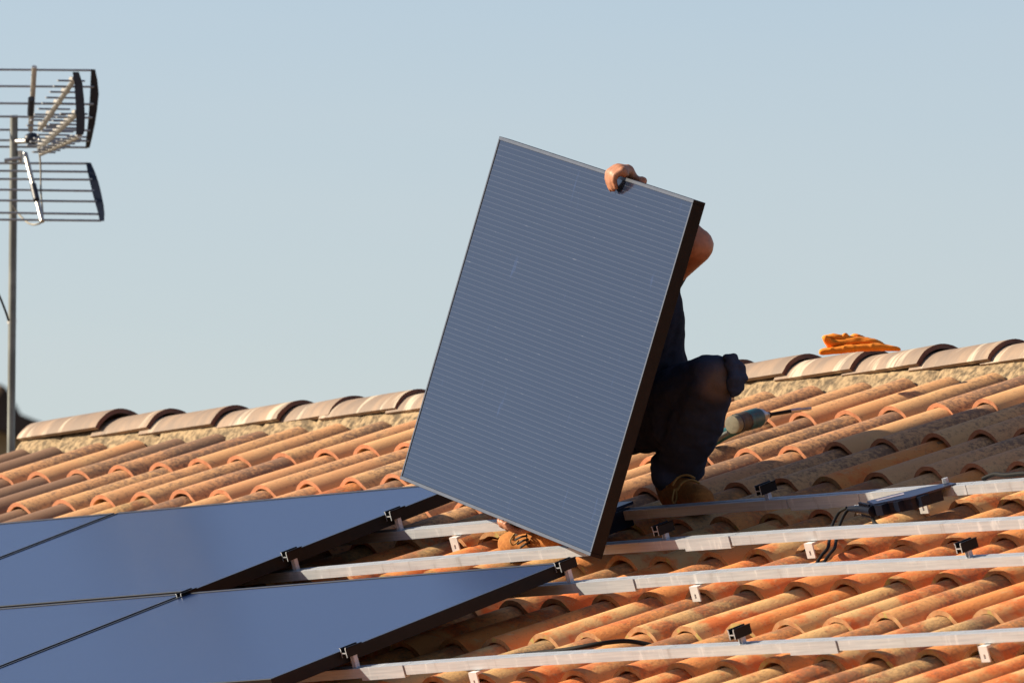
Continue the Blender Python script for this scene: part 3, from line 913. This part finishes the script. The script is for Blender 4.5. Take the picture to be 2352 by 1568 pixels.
hl, tl = uvn(1.015, .932, -.088), uvn(1.250, .852, -.088)
dn, sd_ = boot('boot', pat(1543, 1108, 40.30), hl, tl, 'tan work boot in the shade behind the uppermost rail')
lo = MB(); q = pat(1552, 1120, 40.20)
lo.tube(smooth_path([q, pat(1554, 1140, 40.19), pat(1549, 1154, 40.18), pat(1544, 1146, 40.18), pat(1549, 1122, 40.19)], 5), .0030, 6); lo.build('lace', LACE, wk, 60, world=True)
hr_, tr_ = uvn(.96, .542, -.092), uvn(.76, .522, -.092)
boot('boot', pat(1228, 1205, 40.30), hr_, tr_, 'sunlit tan work boot under the held panel')
lo = MB(); lo.tube(smooth_path([pat(1196, 1216, 40.21), pat(1181, 1226, 40.2), pat(1172, 1240, 40.19), pat(1178, 1250, 40.19), pat(1192, 1240, 40.2)], 5), .0022, 6); lo.build('lace', LACE, wk, 60, world=True)
DLACE = simple('dark_lace', (.02, .018, .016), .8)
for (xa, ya, xb, yb) in ((1183, 1228, 1206, 1222), (1184, 1238, 1210, 1229), (1189, 1248, 1213, 1237), (1196, 1256, 1217, 1245)):
    l = MB(); l.tube(smooth_path([pat(xa, ya, 40.205), pat((xa + xb) / 2, (ya + yb) / 2 - 2, 40.17), pat(xb, yb, 40.19)], 4), .0030, 6); l.build('lace', DLACE, wk, 60, world=True)

# ------------------------------------------------------------------ aerial on its mast
GALV = simple('weathered_mast', (.22, .23, .215), .5, .55, .25, 12)
AALU = simple('antenna_aluminium', (.62, .60, .56), .35, .75, .12)
ROD = simple('antenna_rod', (.36, .39, .43), .4, .6, .1)
NAVY = simple('navy_plastic', (.010, .016, .032), .45)
AD = 46.6
mtop = at(32, 264, AD); mbot = at(25, 1040, AD); mdir = (mbot - mtop)
mast = empty('mast', Matrix.Translation(mtop + mdir * 1.35), 'weathered grey aerial mast rising behind the ridge at the left', 'mast')
m = MB(); m.tube([mtop, mtop + mdir * 1.35], .0128, 16); m.build('pole', GALV, mast, 40, world=True)
m = MB(); m.tube([at(27, 731, AD), at(27, 743, AD)], .0150, 16); m.build('collar', AALU, mast, 40, world=True)
m = MB(); m.tube(smooth_path([at(-20, 640, AD - .05), at(0, 682, AD - .04), at(12, 712, AD - .03), at(20, 736, AD - .02)]), .0035, 6); m.build('coax', CABLE, mast, 60, world=True)
an = empty('tv_antenna', Matrix.Translation(at(60, 330, AD)), 'television aerial of thin rods with dark blue end caps on the mast', 'antenna')


def rod(a, b, r, name, mat, seg=8):
    m = MB(); m.tube([a, b], r, seg); return m.build(name, mat, an, 50, world=True)


# upper reflector: rods from the left to the curved right cap, top edge leaning towards the viewer
for k, (yl, yr_, xr) in enumerate(((159, 161, 213), (197, 199, 216), (236, 239, 215), (266, 270, 212), (297, 299, 208), (321, 323, 205), (336, 338, 201))):
    dd = AD - .12 + .03 * k
    rod(at(-70, yl, dd), at(xr, yr_, dd), .0036, 'reflector_rod', ROD)
for k, (yl, yr_, xr) in enumerate(((374, 375, 203), (391, 394, 207), (410, 412, 212), (434, 438, 217), (459, 462, 222), (487, 491, 228), (503, 506, 233))):
    dd = AD - .02 - .03 * k
    rod(at(-70, yl, dd), at(xr, yr_, dd), .0036, 'reflector_rod', ROD)


def strap(pts, w0, dd, name):
    m = MB()
    st = [(at(x, y, d_), w_) for (x, y, w_), d_ in zip(pts, dd)]
    i0 = 0
    for p, w_ in st:
        for a, b in ((-1, -1), (1, -1), (1, 1), (-1, 1)): m.v.append(p + Rt * a * w_ * 1.3 + F * b * w0)
    for k in range(len(st) - 1):
        for j in range(4): m.face((k * 4 + j, k * 4 + (j + 1) % 4, k * 4 + 4 + (j + 1) % 4, k * 4 + 4 + j))
    m.face((3, 2, 1, 0)); e = len(m.v) - 4; m.face((e, e + 1, e + 2, e + 3))
    return m.build(name, NAVY, an, 30, world=True)


strap([(214, 159, .005), (216, 185, .0085), (217, 215, .0105), (214, 250, .0100), (210, 285, .0085), (205, 315, .007), (201, 339, .005)], .012, [AD - .12 + .03 * k for k in range(7)], 'end_cap')
strap([(203, 373, .006), (210, 395, .009), (217, 420, .0105), (223, 445, .0105), (229, 470, .0095), (233, 490, .0075), (234, 507, .0055)], .012, [AD - .02 - .03 * k for k in range(7)], 'end_cap')
rod(at(79, 153, AD - .14), at(70, 300, AD - .0), .0085, 'reflector_arm', AALU, 12)
rod(at(72, 226, AD - .09), at(70, 262, AD - .04), .0105, 'arm_joint', NAVY, 12)
rod(at(58, 352, AD - .02), at(97, 508, AD - .22), .0078, 'reflector_arm', AALU, 12)
rod(at(76, 424, AD - .13), at(84, 458, AD - .17), .0105, 'arm_joint', NAVY, 12)
m = MB(); m.ball(at(74, 318, AD - .06), .020, .028, .020, None, 12, 8); m.build('feed_box', NAVY, an, 50, world=True)
rod(at(30, 325, AD), at(92, 322, AD - .08), .0085, 'cross_arm', AALU, 10)
rod(at(46, 345, AD - .01), at(48, 375, AD - .01), .0085, 'mast_clamp', AALU, 10)
rod(at(10, 368, AD - .03), at(48, 362, AD - .03), .006, 'mast_clamp', ROD, 8)
tips = []
for (x0, y0, x1, y1, r, nd) in ((92, 296, 172, 180, .0085, 9), (92, 338, 178, 258, .0095, 10), (94, 352, 183, 312, .0085, 8)):
    a, b = at(x0, y0, AD - .12), at(x1, y1, AD - .75); tips.append(b)
    rod(a, b, r, 'director_boom', AALU, 10)
    for k in range(nd):
        t = (k + .6) / nd; c = a.lerp(b, t)
        h = (Rt * (.034 if y1 > 300 else .048) + F * .05)
        rod(c - h, c + h * (.7 if t > .8 else 1), .0034, 'director', ROD, 6)
        if r > .009 or k % 2 == 0: rod(c + Up * .004 - h * .16, c + Up * .004 + h * .16, .0095, 'director_clip', AALU, 8)
strap([(174, 165, .0075), (180, 190, .0095), (183, 225, .0105), (185, 265, .0105), (185, 295, .010), (183, 309, .009)], .006, [AD - .76] * 6, 'front_plate')
m = MB(); m.tube(smooth_path([at(88, 330, AD - .1), at(93, 380, AD - .1), at(94, 440, AD - .12), at(98, 500, AD - .14), at(86, 514, AD - .14), at(66, 512, AD - .1), at(42, 490, AD - .04), at(30, 470, AD - .03)]), .0032, 6)
m.build('coax', simple('coax_grey', (.32, .30, .25), .6), an, 60, world=True)

# ------------------------------------------------------------------ neighbouring roof, far behind
ND = 78
nb = empty('neighbour_house', Matrix.Translation(Vector((at(-60, 900, ND).x, at(-60, 900, ND).y, 0))), 'brown roofed house far behind, just showing left of the mast', 'house')
NBR = simple('brown_tiles', (.055, .035, .025), .9, 0, .5, 3, .3); NBT = simple('verge_tiles', (.36, .23, .13), .9, 0, .3, 9)
rr = Rt.copy(); rr.z = 0; rr.normalize(); ff = F.copy(); ff.z = 0; ff.normalize()
pk = at(-34, 868, ND)


def nbp(x, f_, z): return Vector((pk.x, pk.y, 0)) + rr * x + ff * f_ + Vector((0, 0, z))


H0 = pk.z
m = MB(); m.prism([(-6, 0), (1.2, 0), (1.2, H0 - .95), (0, H0 - .08), (-6, H0 - 2.2)], [lambda a, b: nbp(a, .15, b), lambda a, b: nbp(a, 8, b)]); m.build('wall', PLASTER, nb, world=True)
m = MB(); m.prism([(-6.2, H0 - 2.2), (0, H0), (.12, H0 - .06), (.19, H0 - .20), (.32, H0 - .25), (1.7, H0 - .78), (1.7, H0 - .9), (0, H0 - .25), (-6.2, H0 - 2.4)],
                  [lambda a, b: nbp(a, -.2, b), lambda a, b: nbp(a, 8.2, b)]); m.build('roof', NBR, nb, world=True)
m = MB(); m.tube([nbp(.085, -.26, H0 - .06), nbp(-.10, -.26, H0 - .36), nbp(-.2, -.26, H0 - .6)], .022, 8); m.build('verge_trim', NBT, nb, world=True)
